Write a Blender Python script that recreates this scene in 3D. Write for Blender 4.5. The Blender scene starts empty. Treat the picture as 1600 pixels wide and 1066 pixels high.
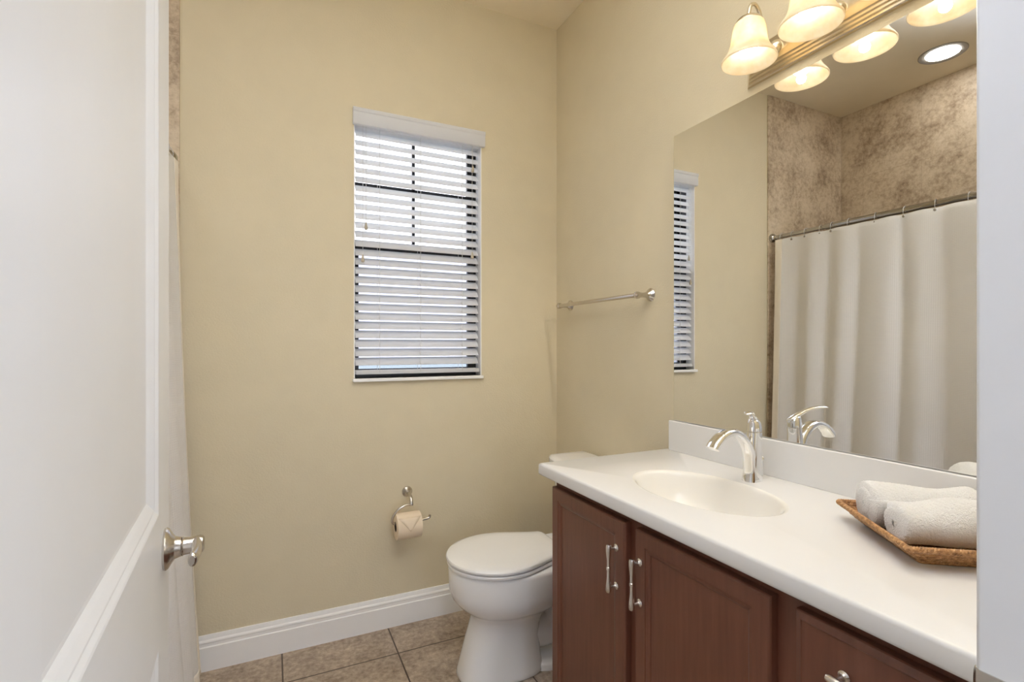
import bpy, bmesh, math, random
from mathutils import Vector, Matrix
random.seed(7)
sc = bpy.context.scene
COL = sc.collection
R = math.radians

# ------------------------------------------------------------------ camera, world, lights, exposure
CAM_Z = 1.19
cam_d = bpy.data.cameras.new('camera')
cam = bpy.data.objects.new('camera', cam_d); COL.objects.link(cam)
cam.location = (0, 0, CAM_Z); cam.rotation_euler = (R(90), 0, R(-25.4106))
cam_d.sensor_width = 36; cam_d.lens = 786.74 / 1600 * 36; cam_d.shift_y = 6.78 / 1600
cam_d.clip_start = 0.01; cam_d.clip_end = 200
sc.camera = cam

world = bpy.data.worlds.new('sky'); sc.world = world; world.use_nodes = True
bg = world.node_tree.nodes['Background']
bg.inputs[0].default_value = (0.90, 0.91, 1.0, 1); bg.inputs[1].default_value = 3.4

def area(name, loc, rot, sx, sy, power, color):
    l = bpy.data.lights.new(name, 'AREA'); l.shape = 'RECTANGLE'; l.size = sx; l.size_y = sy
    l.energy = power; l.color = color
    o = bpy.data.objects.new(name, l); COL.objects.link(o); o.location = loc; o.rotation_euler = rot
    return o
# added unseen fill light behind the camera, brightens the door and jamb
area('hall_fill_light', (0.45, -1.55, 1.45), (R(90), 0, 0), 2.4, 1.9, 5, (0.87, 0.94, 1.06))
# added fill by the right jamb in the hall, lifts floor and lower walls
area('low_hall_fill', (0.54, -0.42, 0.95), (R(88), 0, R(6)), 0.36, 0.36, 5.5, (0.84, 0.93, 1.10))
# added fill spot over the camera, turned up to brighten ceiling and room
fl = bpy.data.lights.new('ceiling_bounce_fill', 'SPOT'); fl.energy = 215; fl.color = (0.80, 0.91, 1.16)
fl.spot_size = R(108); fl.spot_blend = .6; fl.shadow_soft_size = .06
flo = bpy.data.objects.new('ceiling_bounce_fill', fl); COL.objects.link(flo); flo.location = (.12, .30, 1.78); flo.rotation_euler = (R(180), 0, 0)
BULB = 6.5; BULB_COL = (1.0, 0.90, 0.72); BULB_W = 2.8
DOWNLIGHT = 34; DOWN_COL = (1.0, 0.97, 0.94)

sc.view_settings.view_transform = 'Standard'; sc.view_settings.look = 'None'
sc.view_settings.gamma = 1; sc.view_settings.use_curve_mapping = False
sc.view_settings.exposure = 0.28
sc.cycles.diffuse_bounces = 8; sc.cycles.max_bounces = 14

# ------------------------------------------------------------------ measures (metres)
YB, XR, XM, ZC, ZT = 2.150, 1.265, 1.239, 2.746, 0.8315
XT, XL = -0.302, -1.028          # tiled edge, far wall of the tub alcove
DW0, DW1 = 0.10, 0.24            # door wall

# ------------------------------------------------------------------ materials
def lin(c):
    return tuple((v/12.92 if v <= .04045 else ((v+.055)/1.055)**2.4) for v in c)
def rgb(r, g, b): return lin((r/255, g/255, b/255))
class NT:
    def __init__(s, name):
        s.m = bpy.data.materials.new(name); s.m.use_nodes = True
        s.t = s.m.node_tree; s.n = s.t.nodes; s.l = s.t.links
        s.b = s.n['Principled BSDF']; s.out = s.n['Material Output']
        s._co = None
    def add(s, typ, **kw):
        n = s.n.new(typ)
        for k, v in kw.items(): setattr(n, k, v)
        return n
    def link(s, a, b): s.l.new(a, b)
    def co(s):
        if not s._co: s._co = s.add('ShaderNodeTexCoord').outputs['Object']
        return s._co
    def noise(s, scale, detail=3, rough=.55, vec=None, stretch=None):
        n = s.add('ShaderNodeTexNoise'); n.inputs['Scale'].default_value = scale
        n.inputs['Detail'].default_value = detail; n.inputs['Roughness'].default_value = rough
        v = vec or s.co()
        if stretch:
            mp = s.add('ShaderNodeMapping'); mp.inputs['Scale'].default_value = stretch
            s.link(v, mp.inputs[0]); v = mp.outputs[0]
        s.link(v, n.inputs['Vector']); return n.outputs['Fac']
    def ramp(s, fac, stops):
        r = s.add('ShaderNodeValToRGB'); e = r.color_ramp.elements
        while len(e) < len(stops): e.new(.5)
        for el, (p, c) in zip(e, stops): el.position = p; el.color = (*c, 1)
        s.link(fac, r.inputs[0]); return r.outputs[0]
    def math(s, op, a, b=None):
        n = s.add('ShaderNodeMath', operation=op)
        for i, v in enumerate((a, b)):
            if v is None: continue
            if hasattr(v, 'node'): s.link(v, n.inputs[i])
            else: n.inputs[i].default_value = v
        return n.outputs[0]
    def bump(s, h, strength=.2, dist=.002):
        b = s.add('ShaderNodeBump'); b.inputs['Strength'].default_value = strength
        b.inputs['Distance'].default_value = dist
        s.link(h, b.inputs['Height']); s.link(b.outputs[0], s.b.inputs['Normal'])
    def base(s, color=None, rough=.5, metal=0, coat=0, spec=.5):
        if color is not None:
            if hasattr(color, 'node'): s.link(color, s.b.inputs['Base Color'])
            else: s.b.inputs['Base Color'].default_value = (*color, 1)
        s.b.inputs['Roughness'].default_value = rough; s.b.inputs['Metallic'].default_value = metal
        s.b.inputs['Coat Weight'].default_value = coat
        s.b.inputs['Specular IOR Level'].default_value = spec
        return s
def plain(name, c, rough=.5, metal=0, bump=None, coat=0, var=.03, spec=.5):
    t = NT(name)
    col = t.ramp(t.noise(9, 2), [(.3, tuple(v*(1-var) for v in c)), (.7, tuple(min(1, v*(1+var)) for v in c))])
    t.base(col, rough, metal, coat, spec)
    if bump: t.bump(t.noise(bump[0], 2), bump[1], bump[2])
    return t.m

M = {}
M['wall'] = plain('cream_wall_paint', (0.68, 0.605, 0.445), .7, bump=(170, .35, .0025), var=.015, spec=.25)
M['ceil'] = plain('cream_ceiling_paint', (0.86, 0.775, 0.61), .85, bump=(120, .3, .002), var=.015, spec=.2)
M['trim'] = plain('white_trim_paint', (0.88, 0.88, 0.89), .35, var=.01)
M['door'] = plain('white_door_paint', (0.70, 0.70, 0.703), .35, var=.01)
M['blind'] = plain('white_blind_vinyl', (0.86, 0.865, 0.89), .4, var=.01)
tr_ = M['blind'].node_tree; tl_ = tr_.nodes.new('ShaderNodeBsdfTranslucent'); tl_.inputs[0].default_value = (.86, .87, .90, 1)   # thin vinyl lets some daylight through
mx_ = tr_.nodes.new('ShaderNodeMixShader'); mx_.inputs[0].default_value = .42
tr_.links.new(tr_.nodes['Principled BSDF'].outputs[0], mx_.inputs[1]); tr_.links.new(tl_.outputs[0], mx_.inputs[2]); tr_.links.new(mx_.outputs[0], tr_.nodes['Material Output'].inputs[0])
M['cord'] = plain('blind_cord', (0.72, 0.72, 0.72), .8)
M['tassel'] = plain('blind_tassel', (0.50, 0.44, 0.34), .4)
M['frame'] = plain('bronze_window_frame', (0.012, 0.012, 0.014), .4)
M['china'] = plain('white_china', (0.88, 0.88, 0.885), .08, coat=.3, var=.006)
M['seat'] = plain('white_toilet_seat', (0.87, 0.87, 0.87), .2, var=.006)
M['counter'] = plain('white_solid_surface', (0.745, 0.74, 0.735), .22, var=.006)
M['basin'] = plain('white_basin', (0.82, 0.80, 0.76), .15, var=.006)
M['chrome'] = plain('chrome', (0.90, 0.90, 0.91), .06, 1, var=.005)
M['nickel'] = plain('satin_nickel', (0.62, 0.58, 0.53), .22, 1, var=.02)
M['pull'] = plain('brushed_nickel_pull', (0.78, 0.75, 0.71), .24, 1, var=.02)
M['rod'] = plain('steel_rod', (0.46, 0.44, 0.42), .10, 1, var=.02)
M['brass'] = plain('champagne_metal', (0.74, 0.65, 0.50), .25, 1, var=.03)
M['paper'] = plain('toilet_paper', (0.83, 0.70, 0.54), .9, bump=(300, .2, .001))
M['card'] = plain('paper_core', (0.10, 0.07, 0.05), .9)
M['grass'] = plain('pale_lawn', (0.50, 0.60, 0.57), .9, var=.12)
M['canwhite'] = plain('grey_baffle', (0.33, 0.31, 0.28), .5)
M['darkrec'] = plain('dark_recess', (0.02, 0.012, 0.01), .6)

def m_tile():
    t = NT('brown_floor_tile')
    a = t.noise(5, 4); b = t.noise(46, 5, .7)
    f = t.math('ADD', t.math('MULTIPLY', a, .42), t.math('MULTIPLY', b, .58))
    tile = t.ramp(f, [(.36, (.20, .150, .110)), (.46, (.34, .265, .200)), (.55, (.46, .37, .288)), (.66, (.62, .52, .41))])
    sx = t.add('ShaderNodeSeparateXYZ'); t.link(t.co(), sx.inputs[0])
    gs = []
    for ax, off in (('X', .438), ('Y', 1.946)):
        fr = t.math('FRACT', t.math('DIVIDE', t.math('ADD', sx.outputs[ax], 8.12*1.0 - off), .406))
        d = t.math('MINIMUM', fr, t.math('SUBTRACT', 1.0, fr))
        gs.append(t.math('LESS_THAN', d, .0068))
    g = t.math('MAXIMUM', gs[0], gs[1])
    mx = t.add('ShaderNodeMix', data_type='RGBA'); t.link(g, mx.inputs[0]); t.link(tile, mx.inputs[6])
    mx.inputs[7].default_value = (.075, .050, .036, 1)
    t.base(mx.outputs[2], .42)
    h = t.math('SUBTRACT', t.math('MULTIPLY', b, .25), g); t.bump(h, .5, .002)
    return t.m
M['tile'] = m_tile()
def m_walltile():
    t = NT('mottled_tan_wall_tile')
    a = t.noise(5.5, 3); b = t.noise(36, 6, .75)
    f = t.math('ADD', t.math('MULTIPLY', a, .45), t.math('MULTIPLY', b, .55))
    c = t.ramp(f, [(.37, (.27, .20, .135)), (.46, (.45, .355, .255)), (.54, (.59, .49, .365)), (.65, (.70, .60, .465))])
    sx = t.add('ShaderNodeSeparateXYZ'); t.link(t.co(), sx.inputs[0])
    gs = []
    for ax, off, per in (('X', .0, .33), ('Y', .02, .33), ('Z', .05, .45)):
        fr = t.math('FRACT', t.math('DIVIDE', t.math('ADD', sx.outputs[ax], 10*per - off), per))
        d = t.math('MINIMUM', fr, t.math('SUBTRACT', 1.0, fr)); gs.append(t.math('LESS_THAN', d, .004))
    g = t.math('MAXIMUM', gs[2], t.math('MULTIPLY', gs[1], 1.0))
    mx = t.add('ShaderNodeMix', data_type='RGBA'); t.link(t.math('MULTIPLY', g, .35), mx.inputs[0]); t.link(c, mx.inputs[6])
    mx.inputs[7].default_value = (.30, .22, .15, 1)
    t.base(mx.outputs[2], .45); t.bump(b, .15, .002)
    return t.m
M['wtile'] = m_walltile()
def m_wood():
    t = NT('red_brown_cabinet_wood')
    g = t.noise(6, 5, .6, stretch=(14, 14, .9)); c = t.noise(4, 2)
    f = t.math('ADD', t.math('MULTIPLY', g, .55), t.math('MULTIPLY', c, .45))
    col = t.ramp(f, [(.32, (.106, .036, .0195)), (.5, (.138, .048, .026)), (.7, (.172, .064, .036))])
    t.base(col, .36, coat=.1); t.bump(g, .05, .001)
    return t.m
M['wood'] = m_wood()
def m_curtain():
    t = NT('white_waffle_cloth')
    sx = t.add('ShaderNodeSeparateXYZ'); t.link(t.co(), sx.inputs[0])
    w = [t.math('ABSOLUTE', t.math('SINE', t.math('MULTIPLY', sx.outputs[a], 420))) for a in ('Y', 'Z')]
    t.base((.86, .845, .84), .9, spec=.15); t.bump(t.math('MULTIPLY', w[0], w[1]), .55, .0015)
    tr = t.add('ShaderNodeBsdfTranslucent'); tr.inputs[0].default_value = (.84, .81, .78, 1)
    mx = t.add('ShaderNodeMixShader'); mx.inputs[0].default_value = .18
    t.link(t.b.outputs[0], mx.inputs[1]); t.link(tr.outputs[0], mx.inputs[2]); t.link(mx.outputs[0], t.out.inputs[0])
    return t.m
M['curtain'] = m_curtain()
M['hem'] = plain('curtain_hem_cloth', (.85, .79, .71), .9, bump=(500, .2, .001), spec=.15)
def m_towel():
    t = NT('white_terry_towel')
    n = t.noise(420, 2, .7); n2 = t.noise(60, 3)
    t.base((.87, .86, .85), .95, spec=.1); t.b.inputs['Sheen Weight'].default_value = .4
    t.bump(t.math('ADD', n, t.math('MULTIPLY', n2, .6)), .9, .004)
    return t.m
M['towel'] = m_towel()
def m_rattan():
    t = NT('woven_seagrass')
    n = t.noise(140, 3, .6)
    t.base(t.ramp(n, [(.3, (.17, .075, .023)), (.5, (.38, .19, .072)), (.7, (.60, .35, .155))]), .55)
    t.bump(t.noise(260, 3), .5, .0015)
    return t.m
M['rattan'] = m_rattan()
def m_shade():
    t = NT('alabaster_glass')
    n = t.noise(22, 4, .6)
    t.base(t.ramp(n, [(.35, (.86, .76, .60)), (.65, (.93, .89, .82))]), .18)
    tr = t.add('ShaderNodeBsdfTranslucent'); t.link(t.ramp(n, [(.35, (.90, .78, .54)), (.65, (.95, .89, .74))]), tr.inputs[0])
    mx = t.add('ShaderNodeMixShader'); mx.inputs[0].default_value = .45
    t.link(t.b.outputs[0], mx.inputs[1]); t.link(tr.outputs[0], mx.inputs[2]); t.link(mx.outputs[0], t.out.inputs[0])
    return t.m
M['shade'] = m_shade()
def m_emit(name, c, s):
    t = NT(name); t.base((.8, .8, .8), .4)
    t.b.inputs['Emission Color'].default_value = (*c, 1); t.b.inputs['Emission Strength'].default_value = s
    return t.m
M['bulb'] = m_emit('lit_bulb', BULB_COL, BULB)
M['lens'] = m_emit('lit_downlight_lens', DOWN_COL, DOWNLIGHT)
def m_mirror():
    t = NT('silvered_mirror'); t.base((.90, .905, .895), .0, 1); return t.m
M['mirror'] = m_mirror()
def m_glass(name, c):
    t = NT(name)
    tr = t.add('ShaderNodeBsdfTransparent'); tr.inputs[0].default_value = (*c, 1); gl = t.add('ShaderNodeBsdfGlossy'); gl.inputs['Roughness'].default_value = .02
    fr = t.add('ShaderNodeFresnel'); fr.inputs[0].default_value = 1.45
    mx = t.add('ShaderNodeMixShader'); t.link(fr.outputs[0], mx.inputs[0])
    t.link(tr.outputs[0], mx.inputs[1]); t.link(gl.outputs[0], mx.inputs[2]); t.link(mx.outputs[0], t.out.inputs[0])
    return t.m
M['glass'] = m_glass('window_glass', (1, 1, 1)); M['glass_screened'] = m_glass('window_glass_screened', (.60, .61, .65))
def m_clear():
    t = NT('clear_plastic'); t.base((.92, .92, .92), .1)
    t.b.inputs['Transmission Weight'].default_value = .6
    return t.m
M['clear'] = m_clear()

# ------------------------------------------------------------------ mesh helpers
def finish(name, bm, mat, parent=None, smooth=None, bevel=None, subsurf=0, solid=None):
    bmesh.ops.remove_doubles(bm, verts=bm.verts, dist=1e-6)
    bmesh.ops.recalc_face_normals(bm, faces=bm.faces)
    me = bpy.data.meshes.new(name); bm.to_mesh(me); bm.free()
    me.materials.append(mat)
    if smooth is not None:
        me.shade_smooth(); me.set_sharp_from_angle(angle=R(smooth))
    o = bpy.data.objects.new(name, me); COL.objects.link(o)
    if parent: o.parent = parent
    if solid: md = o.modifiers.new('solid', 'SOLIDIFY'); md.thickness = solid; md.offset = 0
    if bevel:
        md = o.modifiers.new('bevel', 'BEVEL'); md.width = bevel; md.segments = 3; md.limit_method = 'ANGLE'; md.angle_limit = R(40)
        if smooth is None: me.shade_smooth(); me.set_sharp_from_angle(angle=R(40)); md.harden_normals = True
    if subsurf: md = o.modifiers.new('sub', 'SUBSURF'); md.levels = subsurf; md.render_levels = subsurf
    return o
def empty(name, loc=(0, 0, 0)):
    o = bpy.data.objects.new(name, None); COL.objects.link(o); o.location = loc; o.empty_display_size = .05
    return o
def keep(child, parent):     # parent while the child stays where it was modelled (world coordinates)
    child.parent = parent; child.matrix_parent_inverse = Matrix.Translation(-Vector(parent.location)); return child
def tag(o, label, cat, group=None):
    o['label'] = label; o['category'] = cat
    if group: o['group'] = group
    return o
def struct(o, label=None, cat=None):
    o['kind'] = 'structure'
    if label: o['label'] = label; o['category'] = cat
    return o
def box(bm, x0, x1, y0, y1, z0, z1):
    v = [bm.verts.new(p) for p in ((x0,y0,z0),(x1,y0,z0),(x1,y1,z0),(x0,y1,z0),(x0,y0,z1),(x1,y0,z1),(x1,y1,z1),(x0,y1,z1))]
    for f in ((0,3,2,1),(4,5,6,7),(0,1,5,4),(1,2,6,5),(2,3,7,6),(3,0,4,7)): bm.faces.new([v[i] for i in f])
def loft(bm, rings, cap0=True, cap1=True, closed=True):
    vr = [[bm.verts.new(p) for p in r] for r in rings]
    n = len(vr[0])
    for a, b in zip(vr, vr[1:]):
        for i in range(n if closed else n-1):
            j = (i+1) % n
            bm.faces.new((a[i], a[j], b[j], b[i]))
    if cap0: bm.faces.new(vr[0][::-1])
    if cap1: bm.faces.new(vr[-1])
    return vr
def frame_of(axis):
    a = Vector(axis).normalized(); h = Vector((0, 0, 1)) if abs(a.z) < .9 else Vector((1, 0, 0))
    u = a.cross(h).normalized(); return a, u, a.cross(u).normalized()
def lathe(bm, o, axis, prof, n=32, cap0=True, cap1=True):   # prof: (distance along axis, radius)
    a, u, w = frame_of(axis); o = Vector(o)
    rings = [[o + a*h + (u*math.cos(2*math.pi*i/n) + w*math.sin(2*math.pi*i/n))*max(r, 1e-4) for i in range(n)] for h, r in prof]
    loft(bm, rings, cap0, cap1)
def smooth_path(pts, k=8):
    pts = [Vector(p) for p in pts]; P = [pts[0]*2-pts[1]] + pts + [pts[-1]*2-pts[-2]]; out = []
    for i in range(1, len(P)-2):
        for j in range(k):
            t = j/k; a, b, c, d = P[i-1:i+3]
            out.append(.5*((2*b) + (c-a)*t + (2*a-5*b+4*c-d)*t*t + (3*b-a-3*c+d)*t**3))
    out.append(pts[-1]); return out
def tube(bm, path, rad, n=12, cap=True, closed=False, squash=None):
    path = [Vector(p) for p in path]; N = len(path); rings = []; u = None
    for i, p in enumerate(path):
        if closed: t = path[(i+1) % N] - path[i-1]
        else: t = path[min(i+1, N-1)] - path[max(i-1, 0)]
        t.normalize()
        if u is None: _, u, _w = frame_of(t)
        u = (u - t*u.dot(t)).normalized(); w = t.cross(u)
        r = rad(i/(N-1)) if callable(rad) else rad
        rings.append([p + (u*math.cos(2*math.pi*k/n) + w*math.sin(2*math.pi*k/n))*r for k in range(n)])
    if closed:
        vr = loft(bm, rings, False, False); a, b = vr[-1], vr[0]
        off = min(range(n), key=lambda o: sum((a[k].co-b[(k+o) % n].co).length for k in range(n)))
        for k in range(n): bm.faces.new((a[k], a[(k+1) % n], b[(k+1+off) % n], b[(k+off) % n]))
    else: loft(bm, rings, cap, cap)
def extrude_prof(bm, prof, f0, f1):   # prof: list of 2D points; f0/f1 map to 3D
    loft(bm, [[f0(*p) for p in prof], [f1(*p) for p in prof]])
def slab(name, args, mat, bevel=None, parent=None):
    bm = bmesh.new(); box(bm, *args); return finish(name, bm, mat, parent, bevel=bevel)

# ------------------------------------------------------------------ the setting
struct(slab('floor', (-1.2, 1.40, -0.25, 2.29, -0.08, 0), M['tile']))
struct(slab('ceiling', (-1.2, 1.40, DW0, 2.29, ZC, ZC+.08), M['ceil']))
WX0, WX1, WZ0, WZ1 = .301, .866, 1.053, 2.155
bm = bmesh.new()
box(bm, -1.2, WX0, YB, 2.265, 0, ZC); box(bm, WX1, 1.40, YB, 2.265, 0, ZC)
box(bm, WX0, WX1, YB, 2.265, 0, WZ0); box(bm, WX0, WX1, YB, 2.265, WZ1, ZC)
struct(finish('wall_back', bm, M['wall']))
struct(slab('wall_right', (XR, 1.40, DW0, YB, 0, ZC), M['wall']))
struct(slab('wall_left', (-1.2, XL-.01, DW0, YB, 0, ZC), M['wall']))
JX0, JX1, JZ = -.120, .594, 2.06
bm = bmesh.new()
box(bm, XL-.01, JX0-.02, DW0, DW1-.015, 0, ZC); box(bm, JX1+.02, XR, DW0, DW1-.015, 0, ZC); box(bm, JX0-.02, JX1+.02, DW0, DW1-.015, JZ+.02, ZC)
struct(finish('wall_front', bm, M['wall']))
struct(slab('wall_plumbing', (XL-.01, XT-.01, DW1-.015, .58, 0, ZC), M['wall']))
# the hallway behind the camera
bm = bmesh.new()
box(bm, -1.3, -1.2, -1.75, DW0, 0, ZC); box(bm, 1.9, 2.0, -1.75, DW0, 0, ZC); box(bm, -1.3, 2.0, -1.85, -1.75, 0, ZC)
box(bm, XR, 1.9, DW0-.02, DW0, 0, ZC)
struct(finish('wall_hall', bm, M['trim']))
struct(slab('ceiling_hall', (-1.3, 2.0, -1.85, DW0, ZC, ZC+.08), M['ceil']))
struct(slab('floor_hall', (-1.3, 2.0, -1.85, -.25, -.08, 0), M['tile']))
# tiled alcove
bm = bmesh.new(); box(bm, XL, XT, YB-.009, YB, 0, ZC)
struct(finish('wall_alcove_back', bm, M['wtile'], bevel=.002))
struct(slab('wall_alcove_left', (XL-.01, XL, .58, YB-.009, 0, ZC), M['wtile']))
struct(slab('wall_alcove_front', (XL, XT-.012, .58, .589, 0, ZC), M['wtile']))
# baseboards with moulded top
bp = [(0, 0), (.014, 0), (.014, .086), (.0105, .089), (.0105, .100), (.0125, .103), (.0115, .108), (.007, .112), (.006, .120), (.004, .127), (0, .128)]
bm = bmesh.new(); extrude_prof(bm, bp, lambda d, z: (XT+.002, YB-d, z), lambda d, z: (XR, YB-d, z))
struct(finish('baseboard_back', bm, M['trim'], smooth=25))
bm = bmesh.new(); extrude_prof(bm, bp, lambda d, z: (XR-d, 1.33, z), lambda d, z: (XR-d, YB-.014, z))
struct(finish('baseboard_right', bm, M['trim'], smooth=25))
# door frame (jambs) and the strike plate on the right one
fr = empty('trim_1', (JX1, DW1, 0)); struct(fr)
bm = bmesh.new(); box(bm, JX1, JX1+.02, DW0-.01, DW1, 0, JZ); keep(finish('jamb', bm, M['door'], bevel=.004), fr)
bm = bmesh.new(); box(bm, JX0-.02, JX0, DW0-.01, DW1, 0, JZ); keep(finish('jamb', bm, M['door'], bevel=.004), fr)
bm = bmesh.new(); box(bm, JX0-.02, JX1+.02, DW0-.01, DW1, JZ, JZ+.02); keep(finish('head_jamb', bm, M['door'], bevel=.003), fr)
bm = bmesh.new()
pr = []
for z, e in ((.832, .010), (.835, .004), (.842, 0), (.878, 0), (.885, .004), (.888, .010)):
    pr.append([(JX1-.0016, DW1-.038+e*.4, z), (JX1-.0016, DW1-.006, z), (JX1-.0008, DW1-.001, z), (JX1+.003, DW1+.0025-e*.1, z), (JX1+.006, DW1+.003-e*.1, z),
               (JX1+.006, DW1+.0015, z), (JX1+.003, DW1+.0008, z), (JX1+.0008, DW1-.002, z), (JX1, DW1-.006, z), (JX1, DW1-.038+e*.4, z)])
loft(bm, pr)
keep(finish('strike_plate', bm, M['nickel'], smooth=35), fr)['label'] = 'satin nickel strike plate on right jamb'

# ------------------------------------------------------------------ outside
struct(slab('lawn', (-30, 30, 3.0, 60, -.35, -.30), M['grass']))

# ------------------------------------------------------------------ window 1
win = empty('window_1', ((WX0+WX1)/2, 2.23, WZ0)); struct(win)
def wpart(name, boxes, mat, bevel=None):
    bm = bmesh.new()
    for b in boxes: box(bm, *b)
    return keep(finish(name, bm, mat, bevel=bevel), win)
ZM = 1.616; FA, FB = 2.212, 2.262
wpart('window_frame', [(WX0-.01, WX0+.007, FA, FB, WZ0, WZ1), (WX1-.012, WX1+.01, FA, FB, WZ0, WZ1), (WX0+.007, WX1-.012, FA, FB, WZ0, WZ0+.016), (WX0+.007, WX1-.012, FA, FB, WZ1-.008, WZ1)], M['frame'])
x0, x1 = WX0+.007, WX1-.012
U0, U1 = FA+.026, FA+.044; L0, L1 = FA+.004, FA+.024
wpart('upper_sash', [(x0, x0+.004, U0, U1, ZM, WZ1-.008), (x1-.026, x1, U0, U1, ZM, WZ1-.008), (x0+.004, x1-.026, U0, U1, ZM-.01, ZM+.024), (x0+.004, x1-.026, U0, U1, WZ1-.02, WZ1-.008)], M['frame'])
wpart('muntin', [(x0+.004, x1-.026, U0+.002, U1-.002, 1.875, 1.891)], M['frame'])
wpart('muntin', [(.5665, .5795, U0+.002, U1-.002, ZM+.024, WZ1-.03)], M['frame'])
wpart('lower_sash', [(x0, x0+.022, L0, L1, WZ0+.016, ZM+.004), (x1-.030, x1, L0, L1, WZ0+.016, ZM+.004), (x0+.022, x1-.030, L0, L1, WZ0+.016, WZ0+.036), (x0+.022, x1-.030, L0, L1, ZM-.030, ZM+.004)], M['frame'])
wpart('glass_pane', [(x0+.004, x1-.026, U0+.008, U0+.011, ZM+.024, WZ1-.03)], M['glass'])
wpart('glass_pane', [(x0+.022, x1-.030, L0+.008, L0+.011, WZ0+.036, ZM-.030)], M['glass_screened'])
wpart('window_sill', [(WX0-.006, WX1+.004, 2.130, FA, 1.039, WZ0)], M['trim'], .003)
wpart('reveal_liner', [(WX0, WX0+.004, YB, FA, WZ0, WZ1), (WX1-.004, WX1, YB, FA, WZ0, WZ1)], M['trim'])

# ------------------------------------------------------------------ blind
bl = tag(empty('window_blind', (.583, 2.19, 1.06)), 'white faux wood slatted blind hanging in the window, cords and tassels down its sides', 'blind')
bm = bmesh.new()
vp = [(0, 2.097), (.016, 2.097), (.018, 2.101), (.018, 2.146), (.021, 2.150), (.022, 2.160), (.020, 2.164), (0, 2.164)]
extrude_prof(bm, vp, lambda d, z: (.296, 2.146-d, z), lambda d, z: (.876, 2.146-d, z))
keep(finish('valance', bm, M['blind'], smooth=30), bl)
SX0, SX1, SY = WX0+.009, WX1-.009, 2.181
bm = bmesh.new(); box(bm, SX0, SX1, SY-.025, SY+.025, 2.094, 2.133); keep(finish('head_rail', bm, M['blind'], bevel=.002), bl)
TILT = R(46); SW = .0435
bm = bmesh.new(); ring = []
for k in range(9):
    q = -1 + 2*k/8; ring.append((q*SW/2, .003*(1-q*q)))
ring += [(p, h-.0026) for p, h in ring[::-1]]
def slat_pt(x, p, h): return (x, p*math.cos(TILT) - h*math.sin(TILT), p*math.sin(TILT) + h*math.cos(TILT))
loft(bm, [[slat_pt(SX0, *q) for q in ring], [slat_pt(SX1, *q) for q in ring]])
s0 = finish('slat', bm, M['blind'], smooth=30)
for i in range(26):
    s = s0 if i == 0 else s0.copy()
    if i: COL.objects.link(s)
    s.location = (0, SY, 2.078 - i*.0382); s.parent = bl; s.matrix_parent_inverse = Matrix.Translation(-Vector(bl.location))
bm = bmesh.new(); box(bm, SX0, SX1, SY-.026, SY+.024, 1.068, 1.086); keep(finish('bottom_rail', bm, M['blind'], bevel=.004), bl)
for x in (.407, .5825, .774):
    bm = bmesh.new()
    for dy in (-.027, .027):
        tube(bm, [(x, SY+dy, 2.095), (x, SY+dy, 1.075)], .0009, 6)
    for i in range(26):
        z = 2.078 - i*.0382
        tube(bm, [(x, SY-.027, z-.0135), (x, SY+.027, z+.0105)], .0006, 5)
    keep(finish('ladder_cord', bm, M['cord']), bl)
for x, z in ((.3494, 1.685), (.3366, 1.550), (.822, 1.9935), (.819, 1.600)):
    bm = bmesh.new(); tube(bm, [(x, SY-.035, 2.10), (x, SY-.035, z+.008)], .0009, 6)
    c = keep(finish('lift_cord', bm, M['cord']), bl)
    bm = bmesh.new(); lathe(bm, (x, SY-.035, z-.016), (0, 0, 1), [(0, .004), (.003, .0068), (.012, .0065), (.022, .0042), (.030, .0026), (.032, .001)], 16)
    t_ = finish('tassel', bm, M['tassel'], smooth=40); t_.parent = c

# ------------------------------------------------------------------ door 1 (open, at the left)
HX, HY = -.113, .258
door = empty('door_1', (HX, HY, 0)); door.rotation_euler = (0, 0, math.atan(.0535)); struct(door)
DWD = .711                        # local: +Y runs from hinge to free edge, +X is the face towards the camera
bm = bmesh.new()
def nested(bm, f, y0, y1, z0, z1, steps, cap=True):
    rs = []
    for ins, dep in steps:
        rs.append([f(dep, y0+ins, z0+ins), f(dep, y1-ins, z0+ins), f(dep, y1-ins, z1-ins), f(dep, y0+ins, z1-ins)])
    loft(bm, rs, False, cap)
pz = [(.24, .763), (.951, 1.90)]; py = (.117, .594)
for b in ((0, py[0], .012, 2.04), (py[1], DWD, .012, 2.04), (py[0], py[1], .012, pz[0][0]), (py[0], py[1], pz[0][1], pz[1][0]), (py[0], py[1], pz[1][1], 2.04)):
    box(bm, -.035, 0, b[0], b[1], b[2], b[3])
for z0, z1 in pz:
    for s, f in ((1, lambda d, y, z: (d, y, z)), (-1, lambda d, y, z: (-.035-d, y, z))):
        nested(bm, f, py[0], py[1], z0, z1, [(0, 0), (.0025, -.0008), (.008, -.0036), (.010, -.0040), (.019, -.0080), (.025, -.0110), (.029, -.0115)])
leaf = finish('door_leaf', bm, M['door'], door)
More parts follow.
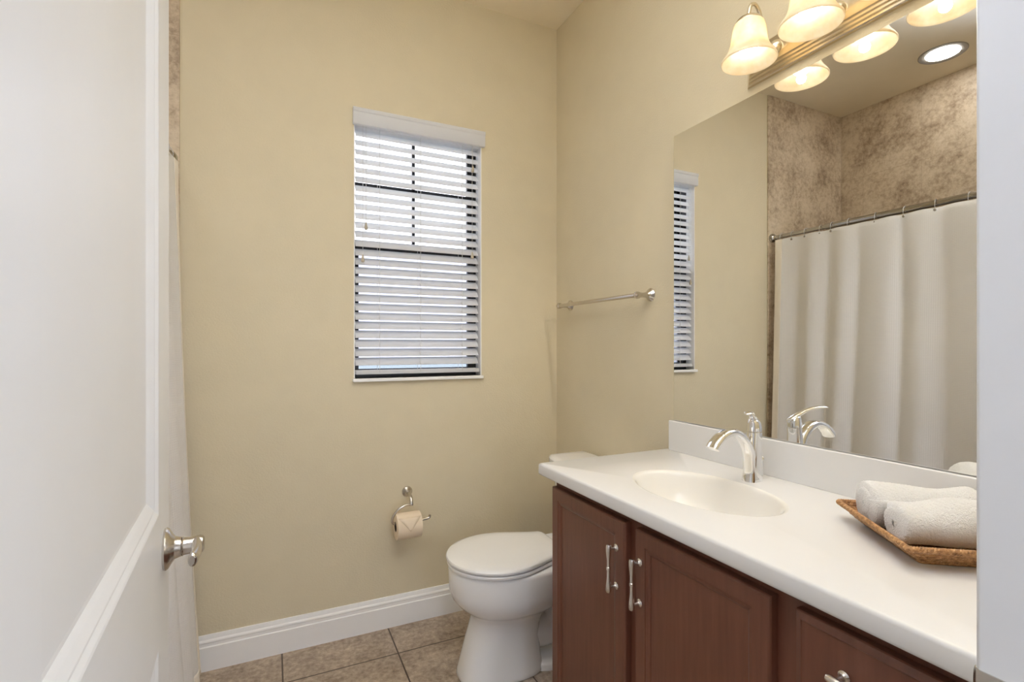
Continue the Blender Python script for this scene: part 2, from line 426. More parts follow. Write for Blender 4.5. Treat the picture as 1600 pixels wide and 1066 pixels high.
# lever: rose, neck, handle
LZ, LY = .883, .652
bm = bmesh.new(); lathe(bm, (0, LY, LZ), (1, 0, 0), [(0, .030), (.003, .031), (.006, .029), (.010, .022), (.014, .0165), (.020, .0145), (.022, .0145)], 40)
lev = finish('door_lever', bm, M['nickel'], leaf, smooth=35); lev['label'] = 'satin nickel lever handle with round rose'
bm = bmesh.new(); lathe(bm, (.022, LY, LZ), (1, 0, 0), [(0, .0130), (.0015, .0145), (.003, .0130), (.012, .0125), (.024, .0135), (.028, .0125), (.030, .009)], 32)
pth = smooth_path([(.042, LY+.006, LZ), (.043, LY-.016, LZ+.001), (.044, LY-.040, LZ+.003), (.043, LY-.062, LZ+.004), (.041, LY-.078, LZ+.004)], 6)
rings = []
for i, p in enumerate(pth):
    t = i/(len(pth)-1); a = .0080*(1-.3*t); h = .0125*(1-.22*t); 
    if i == len(pth)-1: a *= .6; h *= .7
    rings.append([p + Vector((a*math.cos(q*math.pi/8), 0, h*math.sin(q*math.pi/8))) for q in range(16)])
loft(bm, rings)
hd = finish('lever_handle', bm, M['nickel'], leaf, smooth=40)

# ------------------------------------------------------------------ vanity cabinet
CY0, CY1 = .245, 1.315
XF = .7528
van = tag(empty('vanity_cabinet', (1.0, .78, 0)), 'red-brown wooden vanity cabinet with panelled doors and drawers under the white counter', 'cabinet')
bm = bmesh.new()
CF = XF+.0205
box(bm, CF, XR-.002, CY0, CY0+.018, .10, .7935); box(bm, CF, XR-.002, CY1-.018, CY1, .10, .7935)      # sides
box(bm, CF+.02, XR-.002, CY0+.018, CY1-.018, .10, .118); box(bm, XF+.09, XR-.002, CY0, CY1, 0, .10)     # bottom, plinth
for y0, y1 in ((CY0+.018, .290), (.530, .585), (.918, .972)): box(bm, CF, CF+.02, y0, y1, .14, .745)   # face frame
for z0, z1 in ((.10, .14), (.745, .7935)): box(bm, CF, CF+.02, CY0+.018, CY1-.018, z0, z1)
for z in (.355, .588): box(bm, CF, CF+.02, .290, .530, z, z+.02)
keep(finish('carcass', bm, M['wood']), van)
def panel_front(name, y0, y1, z0, z1, fw=.034, st=None):
    bm = bmesh.new()
    f = lambda d, y, z: (XF+.020-d, y, z)
    st = st or [(0, 0), (0, .0155), (.0018, .0185), (.0045, .020), (fw, .020), (fw+.001, .0178), (fw+.004, .0176), (fw+.009, .0168), (fw+.0125, .0152), (fw+.0135, .0130)]
    rs = []
    for ins, dep in st:
        rs.append([f(dep, y0+ins, z0+ins), f(dep, y1-ins, z0+ins), f(dep, y1-ins, z1-ins), f(dep, y0+ins, z1-ins)])
    loft(bm, rs)
    return keep(finish(name, bm, M['wood']), van)
def pull(parent, c, axis):
    a = Vector(axis); bm = bmesh.new(); c = Vector(c)
    L = .058
    pr = [(-L, .001), (-L+.001, .0052), (-L+.006, .0066), (-L+.018, .0060), (-.020, .0040), (-.004, .0040), (-.003, .0052), (.003, .0052), (.004, .0040), (.020, .0040), (L-.018, .0060), (L-.006, .0066), (L-.001, .0052), (L, .001)]
    lathe(bm, c, axis, pr, 20)
    for s in (-1, 1):
        o = c + a*s*.046
        lathe(bm, (XF, o.y, o.z), (-1, 0, 0), [(0, .0088), (.002, .0088), (.004, .0055), (.007, .0036), (XF-c.x, .0036)], 16)
    h = finish('handle', bm, M['pull'], smooth=40); h['label'] = 'brushed nickel bar pull'
    h.parent = parent; h.matrix_parent_inverse = parent.matrix_parent_inverse.copy(); h.matrix_parent_inverse = Matrix.Identity(4)
    return h
d1 = panel_front('door', .963, 1.308, .125, .769); pull(d1, (.729, .994, .6535), (0, 0, 1))
d2 = panel_front('door', .577, .9258, .125, .769); pull(d2, (.729, .9075, .6515), (0, 0, 1))
for z0, z1, hz in ((.598, .769, .7066), (.366, .583, .4745), (.125, .351, .238)):
    dr = panel_front('drawer', .268, .5344, z0, z1, st=[(0, 0), (0, .0135), (.0015, .0158), (.0115, .0200), (.0130, .0184), (.0155, .0180)]); pull(dr, (.729, .409, hz), (0, 1, 0))

# ------------------------------------------------------------------ countertop with integral basin
ct = tag(empty('vanity_countertop', (1.0, .78, ZT)), 'white one-piece vanity countertop with oval basin and low backsplash', 'countertop')
SCX, SCY, SA, SB = .966, .928, .203, .131
TX0, TX1, TY0, TY1 = .7328, XR-.001, .236, 1.3536
angs = sorted([2*math.pi*i/96 for i in range(96)] + [math.atan2(y-SCY, x-SCX) % (2*math.pi) for x in (TX0, TX1) for y in (TY0, TY1)])
def rect_pt(a, ins):
    c, s = math.cos(a), math.sin(a); ts = []
    if c > 1e-9: ts.append((TX1-SCX)/c)
    if c < -1e-9: ts.append((TX0-SCX)/c)
    if s > 1e-9: ts.append((TY1-SCY)/s)
    if s < -1e-9: ts.append((TY0-SCY)/s)
    t = min(ts); x, y = SCX+c*t, SCY+s*t
    return max(x, TX0+ins), min(max(y, TY0), TY1-ins)
def ell(a, k): # the point of the ellipse seen under polar angle a
    c, s = math.cos(a), math.sin(a); r = 1/math.sqrt((c/SB)**2+(s/SA)**2)*k
    return SCX+c*r, SCY+s*r
rings = [[(*rect_pt(a, .03), ZT-.036) for a in angs], [(*rect_pt(a, .004), ZT-.036) for a in angs], [(*rect_pt(a, .0012), ZT-.034) for a in angs], [(*rect_pt(a, 0), ZT-.030) for a in angs], [(*rect_pt(a, 0), ZT-.007) for a in angs], [(*rect_pt(a, .0016), ZT-.0022) for a in angs], [(*rect_pt(a, .006), ZT) for a in angs]]
for k in (1.04,): rings.append([(*ell(a, k), ZT) for a in angs])
bm = bmesh.new(); loft(bm, rings, False, False); keep(finish('top', bm, M['counter'], smooth=50), ct)
rings = [[(*ell(a, 1.04), ZT) for a in angs]]
for k, d in ((1.02, .0008), (1.0, .003), (.98, .008), (.955, .018), (.91, .040), (.84, .066), (.74, .090), (.60, .108), (.42, .119), (.22, .125), (.10, .1265)):
    rings.append([(*ell(a, k), ZT-d) for a in angs])
bm = bmesh.new(); loft(bm, rings, False, True); keep(finish('basin', bm, M['basin'], smooth=60), ct)
bm = bmesh.new(); lathe(bm, (SCX, SCY, ZT-.1268), (0, 0, 1), [(0, .021), (.003, .021), (.004, .018), (.002, .015), (.005, .012), (.007, .001)], 28); keep(finish('drain', bm, M['chrome'], smooth=30), ct)['label'] = 'chrome drain'
bm = bmesh.new(); box(bm, 1.229, XR-.001, TY0, 1.334, ZT-.001, .9325); keep(finish('backsplash', bm, M['counter'], bevel=.003), ct)

# ------------------------------------------------------------------ mirror
bm = bmesh.new(); box(bm, XM, XR-.0005, .262, 1.3191, .934, 1.906)
tag(finish('wall_mirror', bm, M['mirror'], bevel=.0015), 'large frameless rectangular mirror on the wall above the backsplash', 'mirror')

# ------------------------------------------------------------------ faucet
fa = tag(empty('faucet', (1.155, .932, ZT)), 'chrome single-lever faucet with arched spout behind the oval basin', 'faucet')
FY = .934
bm = bmesh.new()
def oval(cx, cz, tx, rx, ry, n=24, p=2.4):   # ring lying across the direction tx (angle from +z towards -x)
    out = []
    for i in range(n):
        a = 2*math.pi*i/n; ca, sa = math.cos(a), math.sin(a)
        ux = math.copysign(abs(ca)**(2/p), ca)*rx; uy = math.copysign(abs(sa)**(2/p), sa)*ry
        out.append((cx + ux*math.cos(tx), FY+uy, cz + ux*math.sin(tx)))
    return out
body = [(1.153, ZT, .024, .0215), (1.153, ZT+.004, .024, .0215), (1.153, ZT+.03, .0235, .021), (1.155, ZT+.07, .0205, .0185), (1.157, ZT+.11, .019, .0175), (1.158, ZT+.128, .019, .0178)]
loft(bm, [oval(x, z, 0, rx, ry) for x, z, rx, ry in body])
keep(finish('body', bm, M['chrome'], smooth=50), fa)
# the spout leaves the column low down and arches towards the basin
ctrl = [(1.147, ZT+.0005, .0235, .0225), (1.146, ZT+.025, .019, .0195), (1.142, ZT+.054, .0155, .017), (1.134, ZT+.083, .0125, .0155), (1.115, ZT+.112, .0115, .015), (1.088, ZT+.130, .0105, .0155), (1.060, ZT+.133, .010, .0165), (1.034, ZT+.124, .010, .0175), (1.014, ZT+.107, .011, .0185), (1.006, ZT+.096, .0115, .0185)]
P = smooth_path([(c[0], c[1], 0) for c in ctrl], 4); Q = smooth_path([(c[2], c[3], 0) for c in ctrl], 4)
rings = []
for i, (p, q) in enumerate(zip(P, Q)):
    t = P[min(i+1, len(P)-1)] - P[max(i-1, 0)]
    rings.append(oval(p.x, p.y, math.atan2(-t.x, t.y), q.x, q.y, p=2.6))
bm = bmesh.new(); loft(bm, rings); keep(finish('spout', bm, M['chrome'], smooth=50), fa)
# lever: a dome on the column and a paddle rising towards the room
bm = bmesh.new()
dome = [(1.158, ZT+.130, .0178, .0168), (1.158, ZT+.140, .018, .0172), (1.157, ZT+.152, .0165, .0158), (1.154, ZT+.161, .012, .012), (1.152, ZT+.165, .005, .005)]
loft(bm, [oval(x, z, 0, rx, ry) for x, z, rx, ry in dome])
LA = R(29)
pad = [(-.021, .146, .002, .006), (-.016, .150, .005, .011), (.0, .160, .0065, .0125), (.016, .168, .0055, .010), (.028, .175, .0045, .0075), (.045, .182, .0045, .0095), (.066, .1865, .0042, .0115), (.080, .187, .0036, .0105), (.088, .1855, .0026, .007), (.091, .185, .001, .002)]
def lev(r, z, a, b, n=16):    # ring of the paddle, r along the lever, which points to the room and a little sideways
    tl = R(75); out = []
    for i in range(n):
        q = 2*math.pi*i/n; e = a*math.cos(q); w = b*math.sin(q)
        h = r - e*math.cos(tl)
        out.append((1.157 - h*math.cos(LA) + w*math.sin(LA)*-1, FY - h*math.sin(LA) + w*math.cos(LA), ZT + z + e*math.sin(tl)))
    return out
loft(bm, [lev(*q) for q in pad])
keep(finish('lever', bm, M['chrome'], smooth=50), fa)
bm = bmesh.new(); tube(bm, [(1.186, FY-.002, ZT), (1.186, FY-.002, ZT+.052)], .0026, 10); lathe(bm, (1.186, FY-.002, ZT+.05), (0, 0, 1), [(0, .003), (.003, .0058), (.008, .0052), (.011, .002)], 14)
keep(finish('lift_rod', bm, M['chrome'], smooth=40), fa)

# ------------------------------------------------------------------ vanity light
vl = tag(empty('vanity_light', (1.25, .765, 2.0)), 'champagne metal bar light with three bell glass shades above the mirror', 'wall light')
def plate(y0, y1):
    pr = [(.0, 1.944), (.010, 1.944), (.012, 1.947), (.012, 1.953), (.017, 1.955), (.017, 1.961), (.022, 1.963), (.022, 1.969), (.027, 1.971), (.028, 1.975), (.028, 2.016), (.027, 2.020), (.022, 2.022), (.022, 2.028), (.017, 2.030), (.017, 2.036), (.012, 2.038), (.012, 2.044), (.010, 2.047), (0, 2.047)]
    return [[(XR-.0005-d, y0+.03*(.028-d)/.028*0-(.028-d)*1.1 + .030, z) for d, z in pr], [(XR-.0005-d, y1+(.028-d)*1.1-.030, z) for d, z in pr]]
bm = bmesh.new(); loft(bm, plate(.488, 1.042)); keep(finish('back_plate', bm, M['brass'], smooth=20), vl)
for y in (.931, .763, .595):
    bm = bmesh.new(); lathe(bm, (XR-.0285, y, 2.000), (-1, 0, 0), [(0, .021), (.006, .020), (.012, .014), (.016, .008), (.018, .003)], 28)
    tube(bm, smooth_path([(1.232, y, 2.000), (1.212, y, 2.004), (1.194, y, 2.022), (1.183, y, 2.055), (1.172, y, 2.083), (1.156, y, 2.096), (1.141, y, 2.088), (1.134, y, 2.066), (1.134, y, 2.052)], 6), .0048, 12)
    arm = keep(finish('arm', bm, M['brass'], smooth=45), vl)
    bm = bmesh.new(); lathe(bm, (1.134, y, 2.036), (0, 0, 1), [(0, .034), (.002, .0345), (.006, .033), (.012, .030), (.018, .021), (.022, .012), (.024, .006)], 32)
    k = finish('socket_cap', bm, M['brass'], smooth=40); k.parent = arm
    bm = bmesh.new()
    pr = [(2.046, .024), (2.044, .030), (2.036, .0365), (2.022, .0405), (2.004, .043), (1.986, .0455), (1.972, .050), (1.960, .0565), (1.949, .0645), (1.943, .068), (1.939, .0685)]
    inn = [(z+.0008, r-.0032) for z, r in pr[::-1]]
    lathe(bm, (1.134, y, 0), (0, 0, 1), pr + [(1.9375, .0672)] + inn, 48, False, False)
    sh = keep(finish('shade', bm, M['shade'], smooth=60), vl)
    bm = bmesh.new(); lathe(bm, (1.134, y, 1.952), (0, 0, 1), [(0, .0005), (.001, .008), (.005, .0165), (.012, .0225), (.020, .0245), (.029, .0225), (.040, .017), (.050, .0135), (.080, .013)], 28)
    b = finish('bulb', bm, M['bulb'], smooth=60); b.parent = sh
    lp = bpy.data.lights.new('bulb_light', 'SPOT'); lp.energy = BULB_W; lp.color = BULB_COL; lp.spot_size = R(160); lp.spot_blend = .35; lp.shadow_soft_size = .012
    lo = bpy.data.objects.new('bulb_light', lp); COL.objects.link(lo); lo.location = (1.134, y, 1.940)

# ------------------------------------------------------------------ recessed ceiling light
rl = tag(empty('recessed_light', (-.743, 1.437, ZC)), 'round recessed ceiling light with grey ring above the tub, seen in the mirror', 'ceiling light')
bm = bmesh.new(); lathe(bm, (-.743, 1.437, ZC), (0, 0, -1), [(0, .104), (.003, .104), (.005, .101), (.004, .092), (.0015, .074), (.001, .073)], 48); keep(finish('trim_ring', bm, M['canwhite'], smooth=30), rl)
bm = bmesh.new(); lathe(bm, (-.743, 1.437, ZC-.0008), (0, 0, -1), [(0, .0725), (.0022, .072), (.003, .066)], 40); keep(finish('lens', bm, M['lens'], smooth=40), rl)

# ------------------------------------------------------------------ towel bar
tb = tag(empty('towel_bar', (XR, 1.74, 1.375)), 'satin nickel towel bar between flared posts on the wall left of the mirror', 'towel bar')
bm = bmesh.new(); tube(bm, [(1.200, 1.455, 1.373), (1.200, 2.030, 1.373)], .0082, 20); keep(finish('bar', bm, M['nickel'], smooth=40), tb)
for y in (1.464, 2.018):
    bm = bmesh.new(); lathe(bm, (XR, y, 1.377), (-1, 0, -.06), [(0, .024), (.003, .0245), (.006, .022), (.012, .016), (.022, .0105), (.036, .0088), (.050, .0095), (.056, .0125), (.064, .0135), (.072, .012), (.076, .006)], 28)
    keep(finish('post', bm, M['nickel'], smooth=40), tb)

# ------------------------------------------------------------------ toilet paper holder and roll
th = tag(empty('toilet_paper_holder', (.5215, YB, .56)), 'satin nickel toilet paper holder with curved open arm under the window', 'toilet paper holder')
bm = bmesh.new(); lathe(bm, (.5215, YB, .562), (0, -1, 0), [(0, .0225), (.003, .0225), (.006, .020), (.010, .013), (.018, .008)], 28); keep(finish('rosette', bm, M['nickel'], smooth=40), th)
RY, RZ = 2.072, .458
bm = bmesh.new(); tube(bm, smooth_path([(.5215, YB-.012, .562), (.522, YB-.04, .561), (.522, YB-.062, .553), (.522, YB-.074, .535), (.522, YB-.076, .523)], 6), lambda t: .0065+.0015*t, 14)
keep(finish('post', bm, M['nickel'], smooth=45), th)
bm = bmesh.new(); tube(bm, smooth_path([(.521, RY+.002, .526), (.495, RY, .527), (.467, RY, .514), (.447, RY, .490), (.4415, RY, .469), (.449, RY, .4585), (.48, RY, RZ), (.54, RY, RZ), (.580, RY, RZ+.001), (.596, RY, .463), (.600, RY, .474)], 6), .0054, 12)
keep(finish('arm', bm, M['nickel'], smooth=45), th)
tr = tag(empty('toilet_paper_roll', (.506, RY, .444)), 'cream toilet paper roll with folded point hanging on the nickel holder', 'toilet paper')
CZ = .4445
bm = bmesh.new()
lathe(bm, (.4545, RY, CZ), (1, 0, 0), [(0, .0205), (0, .050), (.0012, .0525), (.1008, .0525), (.102, .050), (.102, .0205), (0, .0205)], 56, False, False)
keep(finish('paper', bm, M['paper'], smooth=40), tr)
bm = bmesh.new(); lathe(bm, (.4553, RY, CZ), (1, 0, 0), [(0, .0185), (0, .0204), (.1004, .0204), (.1004, .0185), (0, .0185)], 40, False, False); keep(finish('core', bm, M['card'], smooth=40), tr)
# folded triangular end lying over the front
bm = bmesh.new(); grid = []
for i in range(9):
    a = R(38 + 62*i/8); w = .046*(1-i/8)+.0008; rr = .0532+.0006*math.sin(i)
    grid.append([(.5055 + w*s, RY - rr*math.sin(a), CZ + rr*math.cos(a)) for s in (-1, -.5, 0, .5, 1)])
for ra, rb in zip(grid, grid[1:]):
    va = [bm.verts.new(p) for p in ra]; vb = [bm.verts.new(p) for p in rb]
    for j in range(4): bm.faces.new((va[j], va[j+1], vb[j+1], vb[j]))
keep(finish('folded_point', bm, M['paper'], smooth=60, solid=.0012), tr)

# ------------------------------------------------------------------ toilet
TC = 1.695
to = tag(empty('toilet', (.85, TC, 0)), 'white two-piece elongated toilet with closed lid beyond the vanity', 'toilet')
def egg(xf, xb, w, z, n=48, p=2.0, sq=.0):
    """egg outline: pointed round front at xf, back at xb, half-width w"""
    out = []; xm = xf + (xb-xf)*.52
    for i in range(n):
        a = 2*math.pi*i/n; ca, sa = math.cos(a), math.sin(a)
        pp = p if ca < 0 else p+sq
        cx = math.copysign(abs(ca)**(2/pp), ca); cy = math.copysign(abs(sa)**(2/pp), sa)
        x = xm + (xb-xm if cx > 0 else xm-xf)*cx
        out.append((x, TC + w*cy, z))
    return out
bm = bmesh.new()
L = [(.600, .900, .098, .000, 3), (.597, .905, .102, .006, 3), (.600, .905, .100, .020, 3), (.612, .900, .094, .07, 2.8), (.628, .895, .090, .13, 2.7), (.642, .900, .089, .175, 2.6), (.650, .915, .092, .205, 2.5),
     (.650, .935, .103, .222, 2.3), (.630, .955, .125, .240, 2.2), (.600, .975, .150, .262, 2.1), (.577, .985, .165, .290, 2.1), (.568, .990, .171, .320, 2.1), (.566, .995, .171, .360, 2.1), (.565, 1.0, .172, .388, 2.1), (.568, 1.0, .170, .397, 2.1), (.574, 1.0, .165, .400, 2.1)]
loft(bm, [egg(xf, xb, w, z, p=p, sq=.8) for xf, xb, w, z, p in L])
# shelf under the tank, trapway and foot behind the pedestal
def sbox(x0, x1, w, z, n=24, p=4):
    return [((x0+x1)/2 + (x1-x0)/2*math.copysign(abs(math.cos(a))**(2/p), math.cos(a)), TC + w*math.copysign(abs(math.sin(a))**(2/p), math.sin(a)), z) for a in (2*math.pi*i/n for i in range(n))]
loft(bm, [sbox(.90, 1.20, .10, .24), sbox(.90, 1.235, .135, .30), sbox(.90, 1.245, .165, .345), sbox(.92, 1.245, .165, .388), sbox(.925, 1.24, .160, .395)])
loft(bm, [sbox(.86, 1.19, .098, 0), sbox(.86, 1.19, .098, .018), sbox(.86, 1.18, .090, .026), sbox(.86, 1.17, .06, .03)])
tube(bm, smooth_path([(.86, TC, .14), (.93, TC, .115), (1.0, TC, .14), (1.05, TC, .20), (1.08, TC, .25)], 6), lambda t: .072-.012*t, 24)
tube(bm, smooth_path([(1.06, TC, .26), (1.10, TC, .20), (1.12, TC, .10), (1.12, TC, .01)], 6), .06, 24)
keep(finish('bowl', bm, M['china'], smooth=50), to)
for s in (-1, 1):
    bm = bmesh.new(); lathe(bm, (.965, TC+s*.080, .024), (0, 0, 1), [(0, .020), (.010, .0195), (.020, .015), (.026, .007), (.028, .001)], 24); keep(finish('bolt_cap', bm, M['china'], smooth=50), to)
def seat_ring(xf, xb, w, z, n=25):
    # rounded elongated front, widest ahead of the middle, tapering to a straight narrower back
    xm = xf+.19; wb = w*.60; side = []
    for i in range(n):
        a = math.pi/2*i/(n-1); side.append((xm-(xm-xf)*math.cos(a), w*math.sin(a)))
    for i in range(1, 13):
        q = i/12; h = q*q*(3-2*q)
        side.append((xm+(xb-.012-xm)*q, w+(wb-w)*(.35*q*q+.65*h)))
    side += [(xb-.005, wb-.006), (xb, wb-.016)]
    return [(x, TC+y, z) for x, y in side] + [(x, TC-y, z) for x, y in side[:0:-1]]
bm = bmesh.new()
def ringed(levels, cap=True):
    loft(bm, [seat_ring(xf, xb, w, z) for xf, xb, w, z in levels], True, cap)
ringed([(.572, .983, .166, .402), (.570, .984, .168, .4055), (.561, .988, .176, .4065), (.560, .989, .177, .413), (.563, .987, .174, .417)])
keep(finish('seat', bm, M['seat'], smooth=40), to)
bm = bmesh.new()
ringed([(.572, .976, .166, .4165), (.570, .977, .167, .4225), (.558, .984, .179, .4235), (.557, .987, .180, .430), (.560, .983, .177, .435), (.572, .974, .166, .4385), (.61, .945, .13, .4408), (.67, .90, .07, .4418)])
keep(finish('lid', bm, M['seat'], smooth=40), to)
bm = bmesh.new()
bm.free()
for s in (-1, 1):
    bm = bmesh.new(); tube(bm, [(.988, TC+s*.075-.022, .420), (.988, TC+s*.075+.022, .420)], .010, 14)
    box(bm, .98, .996, TC+s*.075-.014, TC+s*.075+.014, .396, .420)
    keep(finish('hinge', bm, M['seat'], smooth=40), to)
def tank_ring(x0, x1, w, z, bow, n=40):
    out = []
    for i in range(n//2+1):
        q = -1+2*i/(n//2); out.append((x0 - bow*(1-q*q) + .014*abs(q)**8, TC+w*q, z))
    for i in range(9):
        q = 1-2*i/8; out.append((x1, TC+w*q, z))
    return out
bm = bmesh.new(); loft(bm, [tank_ring(1.095, 1.245, .172, .396, .012), tank_ring(1.090, 1.245, .177, .41, .016), tank_ring(1.082, 1.245, .187, .690, .020)]); keep(finish('tank', bm, M['china'], smooth=40), to)
bm = bmesh.new(); loft(bm, [tank_ring(1.070, 1.250, .194, .690, .022), tank_ring(1.064, 1.250, .199, .696, .024), tank_ring(1.064, 1.250, .199, .712, .024), tank_ring(1.070, 1.248, .194, .720, .022), tank_ring(1.087, 1.235, .182, .723, .018)]); keep(finish('tank_lid', bm, M['china'], smooth=40), to)
bm = bmesh.new(); lathe(bm, (1.066, TC+.13, .64), (-1, 0, 0), [(0, .012), (.008, .012), (.012, .008)], 16); tube(bm, [(1.050, TC+.13, .64), (1.046, TC+.06, .635)], .006, 12)
keep(finish('flush_lever', bm, M['chrome'], smooth=40), to)['label'] = 'chrome flush lever'

# ------------------------------------------------------------------ shower rod, rings, curtain
RX, RZD = -.333, 1.857
rod = tag(empty('shower_rod', (RX, YB-.009, RZD)), 'steel shower curtain rod across the tub alcove, reflected in the mirror', 'curtain rod')
bm = bmesh.new(); tube(bm, [(RX, .60, RZD), (RX, 1.80, RZD)], .0160, 24); tube(bm, [(RX, 1.795, RZD), (RX, YB-.02, RZD)], .0128, 24); keep(finish('rod', bm, M['rod'], smooth=40), rod)
for y, s in ((YB-.009, -1), (.589, 1)):
    bm = bmesh.new(); lathe(bm, (RX, y, RZD), (0, s, 0), [(0, .026), (.004, .027), (.012, .0265), (.018, .022), (.022, .016), (.030, .0145), (.032, .013)], 32); keep(finish('flange', bm, M['rod'], smooth=40), rod)
rings_y = [2.070, 1.998, 1.914, 1.827, 1.762, 1.672, 1.5385, 1.406, 1.278, 1.151, 1.02, .89, .76, .66]
bm = bmesh.new()
# curtain sheet: folds keyed to the rings, flaring out over the tub wall below
CT = 1.836
folds = [(2.04, .010, .030), (1.955, -.012, .035), (1.865, .014, .040), (1.775, -.016, .030), (1.70, .016, .045), (1.625, -.014, .030), (1.50, .012, .06), (1.425, -.016, .028), (1.34, .013, .045), (1.245, -.014, .032), (1.12, .013, .05), (1.0, -.014, .04), (.87, .014, .05), (.74, -.014, .04), (.65, .012, .03)]
def fold(y): return sum(a*math.exp(-((y-c)/w)**2) for c, a, w in folds)
def curt(y, z):
    t = (CT-z)/(CT-.022)
    edge = max(0, min(1, (2.088-y)/.10))
    base = -.314 + .072*t**1.5
    pinch = .35 + .65*min(1, t*5) + .5*t
    x = base + fold(y + .012*math.sin(3*t+y*5))*pinch + .006*t*math.sin(17*y+2*t)
    x += (1-edge)**2*(.012 - .002*t)
    yy = y + .012*t*math.sin(9*y)*edge
    zz = z
    if t < .02:
        zz -= .004*(1-math.cos((y-1.2)*47))/2
    return (x, yy, zz)
NY, NZ = 260, 70; ys = [.63 + (2.080-.63)*i/NY for i in range(NY+1)]; zs = [CT + (.022-CT)*j/NZ for j in range(NZ+1)]
def sheet(bm, ys, zs, off=0):
    V = [[bm.verts.new(Vector(curt(y, z)) + Vector((off, 0, 0))) for z in zs] for y in ys]
    for a, b in zip(V, V[1:]):
        for j in range(len(zs)-1): bm.faces.new((a[j], b[j], b[j+1], a[j+1]))
sheet(bm, ys, zs)
cu = tag(finish('shower_curtain', bm, M['curtain'], smooth=80, solid=.0016), 'white waffle weave shower curtain hanging from the rod, beside the open door', 'shower curtain')
bm = bmesh.new(); sheet(bm, [2.050+.042*i/12 for i in range(13)], zs, .0018); h = finish('hem', bm, M['hem'], cu, smooth=80, solid=.0014)
h['label'] = 'smooth side hem of the curtain'
bm = bmesh.new(); sheet(bm, [y for y in ys if y < 2.051], [.022+.045*j/4 for j in range(5)], .0018); h = finish('hem', bm, M['hem'], cu, smooth=80, solid=.0014); h['label'] = 'smooth bottom hem of the curtain'
bm = bmesh.new(); n = 28
tube(bm, [Vector((math.sin(2*math.pi*i/n)*.0200, 0, math.cos(2*math.pi*i/n)*.0270 - .0090)) for i in range(n)], .0014, 8, closed=True)
rg0 = finish('curtain_ring', bm, M['clear'], smooth=60)
bm = bmesh.new(); lathe(bm, (.0155, 0, -.034), (1, 0, -.2), [(0, .0045), (.0015, .0062), (.003, .005), (.004, .001)], 14); st0 = finish('roller_stud', bm, M['rod'], smooth=40); st0.parent = rg0
for i, y in enumerate(rings_y):
    g = rg0 if i == 0 else rg0.copy(); s_ = st0 if i == 0 else st0.copy()
    if i: COL.objects.link(g); COL.objects.link(s_); s_.parent = g
    g.location = (RX+.003, y, RZD); g.rotation_euler = (0, 0, R(random.uniform(-8, 8)))
    tag(g, 'clear curtain ring with grey stud holding the white curtain on the rod', 'curtain ring', 'shower curtain rings on the rod')

# ------------------------------------------------------------------ woven tray
A = Vector((1.060, .655, 0)); d1v = Vector((-.586, -.810, 0)).normalized(); d2v = Vector((.810, -.586, 0)).normalized()
TL, TW = .251, .196
ty = tag(empty('woven_tray', tuple(A + d1v*TL/2 + d2v*TW/2 + Vector((0, 0, ZT)))), 'shallow brown woven seagrass tray with sloping sides on the white counter', 'tray')
def rect_path(ins, z, step=.0022, rc=.006):
    c = [(ins, ins), (TL-ins, ins), (TL-ins, TW-ins), (ins, TW-ins)]; pts = []
    dirs = [(1, 0), (0, 1), (-1, 0), (0, -1)]; lens = [TL-2*ins-2*rc, TW-2*ins-2*rc]*2
    for k in range(4):
        cx, cy = c[k]; dx, dy = dirs[k]; px, py = dirs[k-1]
        # corner arc centre
        ox, oy = cx + dx*rc - px*rc, cy + dy*rc - py*rc
        for q in range(4):
            a = math.pi/2*q/4; pts.append((ox + px*rc*math.sin(a) - dx*rc*math.cos(a), oy + py*rc*math.sin(a) - dy*rc*math.cos(a)))
        n = max(2, int(lens[k]/step))
        for q in range(n): t = rc + lens[k]*q/n; pts.append((cx + dx*t, cy + dy*t))
    return [A + d1v*x + d2v*y + Vector((0, 0, z)) for x, y in pts]
def rope(bm, path, R0, r, pitch, strands=2, phase=0, n=6):
    N = len(path); L = [0]
    for i in range(1, N): L.append(L[-1] + (path[i]-path[i-1]).length)
    tot = L[-1] + (path[0]-path[-1]).length; turns = max(1, round(tot/pitch))
    for s in range(strands):
        pp = []
        for i in range(N):
            t = (path[(i+1) % N]-path[i-1]).normalized(); u = t.cross(Vector((0, 0, 1))).normalized(); w = u.cross(t)
            a = 2*math.pi*(turns*L[i]/tot + s/strands) + phase
            pp.append(path[i] + u*R0*math.cos(a) + w*R0*math.sin(a))
        tube(bm, pp, r, n, closed=True)
bm = bmesh.new(); rope(bm, rect_path(.0, ZT+.0345, .0016), .0026, .0028, .013, 3); keep(finish('rim', bm, M['rattan'], smooth=80), ty)
bm = bmesh.new()
for i in range(6):
    t = i/5; rope(bm, rect_path(.034-.030*t, ZT+.0042+.0255*t, .0018), .0018, .0022, .0085 if i % 2 else -.0085, 2, phase=i)
keep(finish('side', bm, M['rattan'], smooth=80), ty)
bm = bmesh.new()
n = 30
for i in range(n):
    y = .036 + (TW-.072)*i/(n-1); pts = []
    for k in range(60):
        x = .034 + (TL-.068)*k/59; pts.append(A + d1v*x + d2v*y + Vector((0, 0, ZT+.0030+.0009*math.sin(x*420 + (i % 2)*math.pi))))
    tube(bm, pts, .0021, 6)
keep(finish('base', bm, M['rattan'], smooth=80), ty)

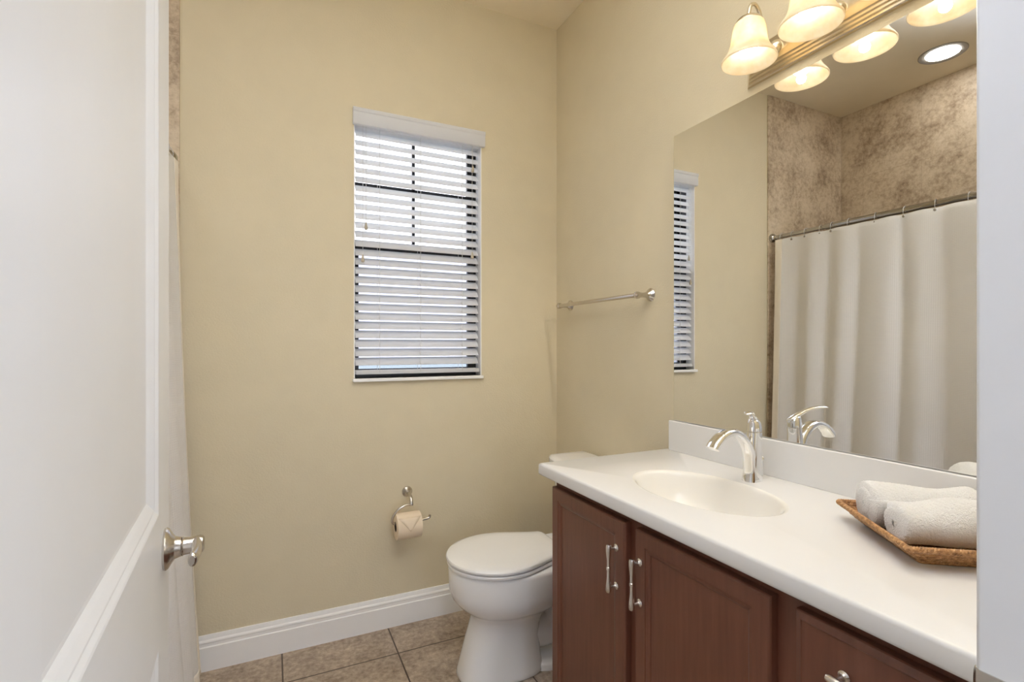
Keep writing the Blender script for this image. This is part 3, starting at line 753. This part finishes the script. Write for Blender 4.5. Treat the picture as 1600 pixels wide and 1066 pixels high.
# ------------------------------------------------------------------ rolled towels
def towel(name, s, start, length, r, label, seed):
    rnd = random.Random(seed)
    c = A + d1v*s + d2v*start + Vector((0, 0, ZT+.0062+r*.95)); axis = d2v
    up = Vector((0, 0, 1)); side = d1v
    t = .0095; turns = 3.6; N = 120
    def section(u):     # spiral strip outline: outer surface out to the flap, back along the inner side
        outer, inner = [], []
        wob = 1 + .03*math.sin(u*6+seed) + .022*math.sin(u*13+seed*2)
        for i in range(N+1):
            q = i/N; a = 2*math.pi*turns*q + seed*.7 + 2.2; rr = (.0078 + (r-.0078)*q)
            bulge = 1 + .025*math.sin(3*a+u*5) 
            e = Vector((math.cos(a)*1.03, math.sin(a)*.95))*rr*bulge*(wob if q > .35 else 1)
            i_ = e*(max(rr-t-.008*(1-q), .0003)/rr)
            outer.append(e); inner.append(i_)
        return outer + inner[::-1]
    K = 34; rings = []
    for k in range(K+1):
        u = k/K; sec = section(u); ringp = []
        endf = min(u, 1-u)*length
        for i, p in enumerate(sec):
            q = i/N if i <= N else (2*N+1-i)/N
            sh = .0035*math.sin(q*9+seed)*(1 if u < .5 else -1) * max(0, 1-endf/.03)
            rd = 1 - .10*max(0, 1-endf/.010)**2
            ringp.append(c + axis*(u*length+sh) + side*(p.x*rd) + up*(p.y*rd + .0022*math.sin(u*6+seed)*(p.y/r+1)))
        rings.append(ringp)
    bm = bmesh.new(); loft(bm, rings)
    o = finish(name, bm, M['towel'], smooth=80)
    md = o.modifiers.new('sub', 'SUBSURF'); md.levels = 2; md.render_levels = 2
    tx = bpy.data.textures.new('terry', 'CLOUDS'); tx.noise_scale = .0032
    dm = o.modifiers.new('fuzz', 'DISPLACE'); dm.texture = tx; dm.strength = .0026; dm.mid_level = .5
    tag(o, label, 'towel', 'rolled white towels in the woven tray')
    return o
towel('rolled_towel', .066, .018, .190, .0485, 'rolled white towel at the back of the tray, nearer the backsplash', 1)
towel('rolled_towel', .159, .025, .170, .0435, 'rolled white towel at the front of the tray, nearer the counter edge', 4)
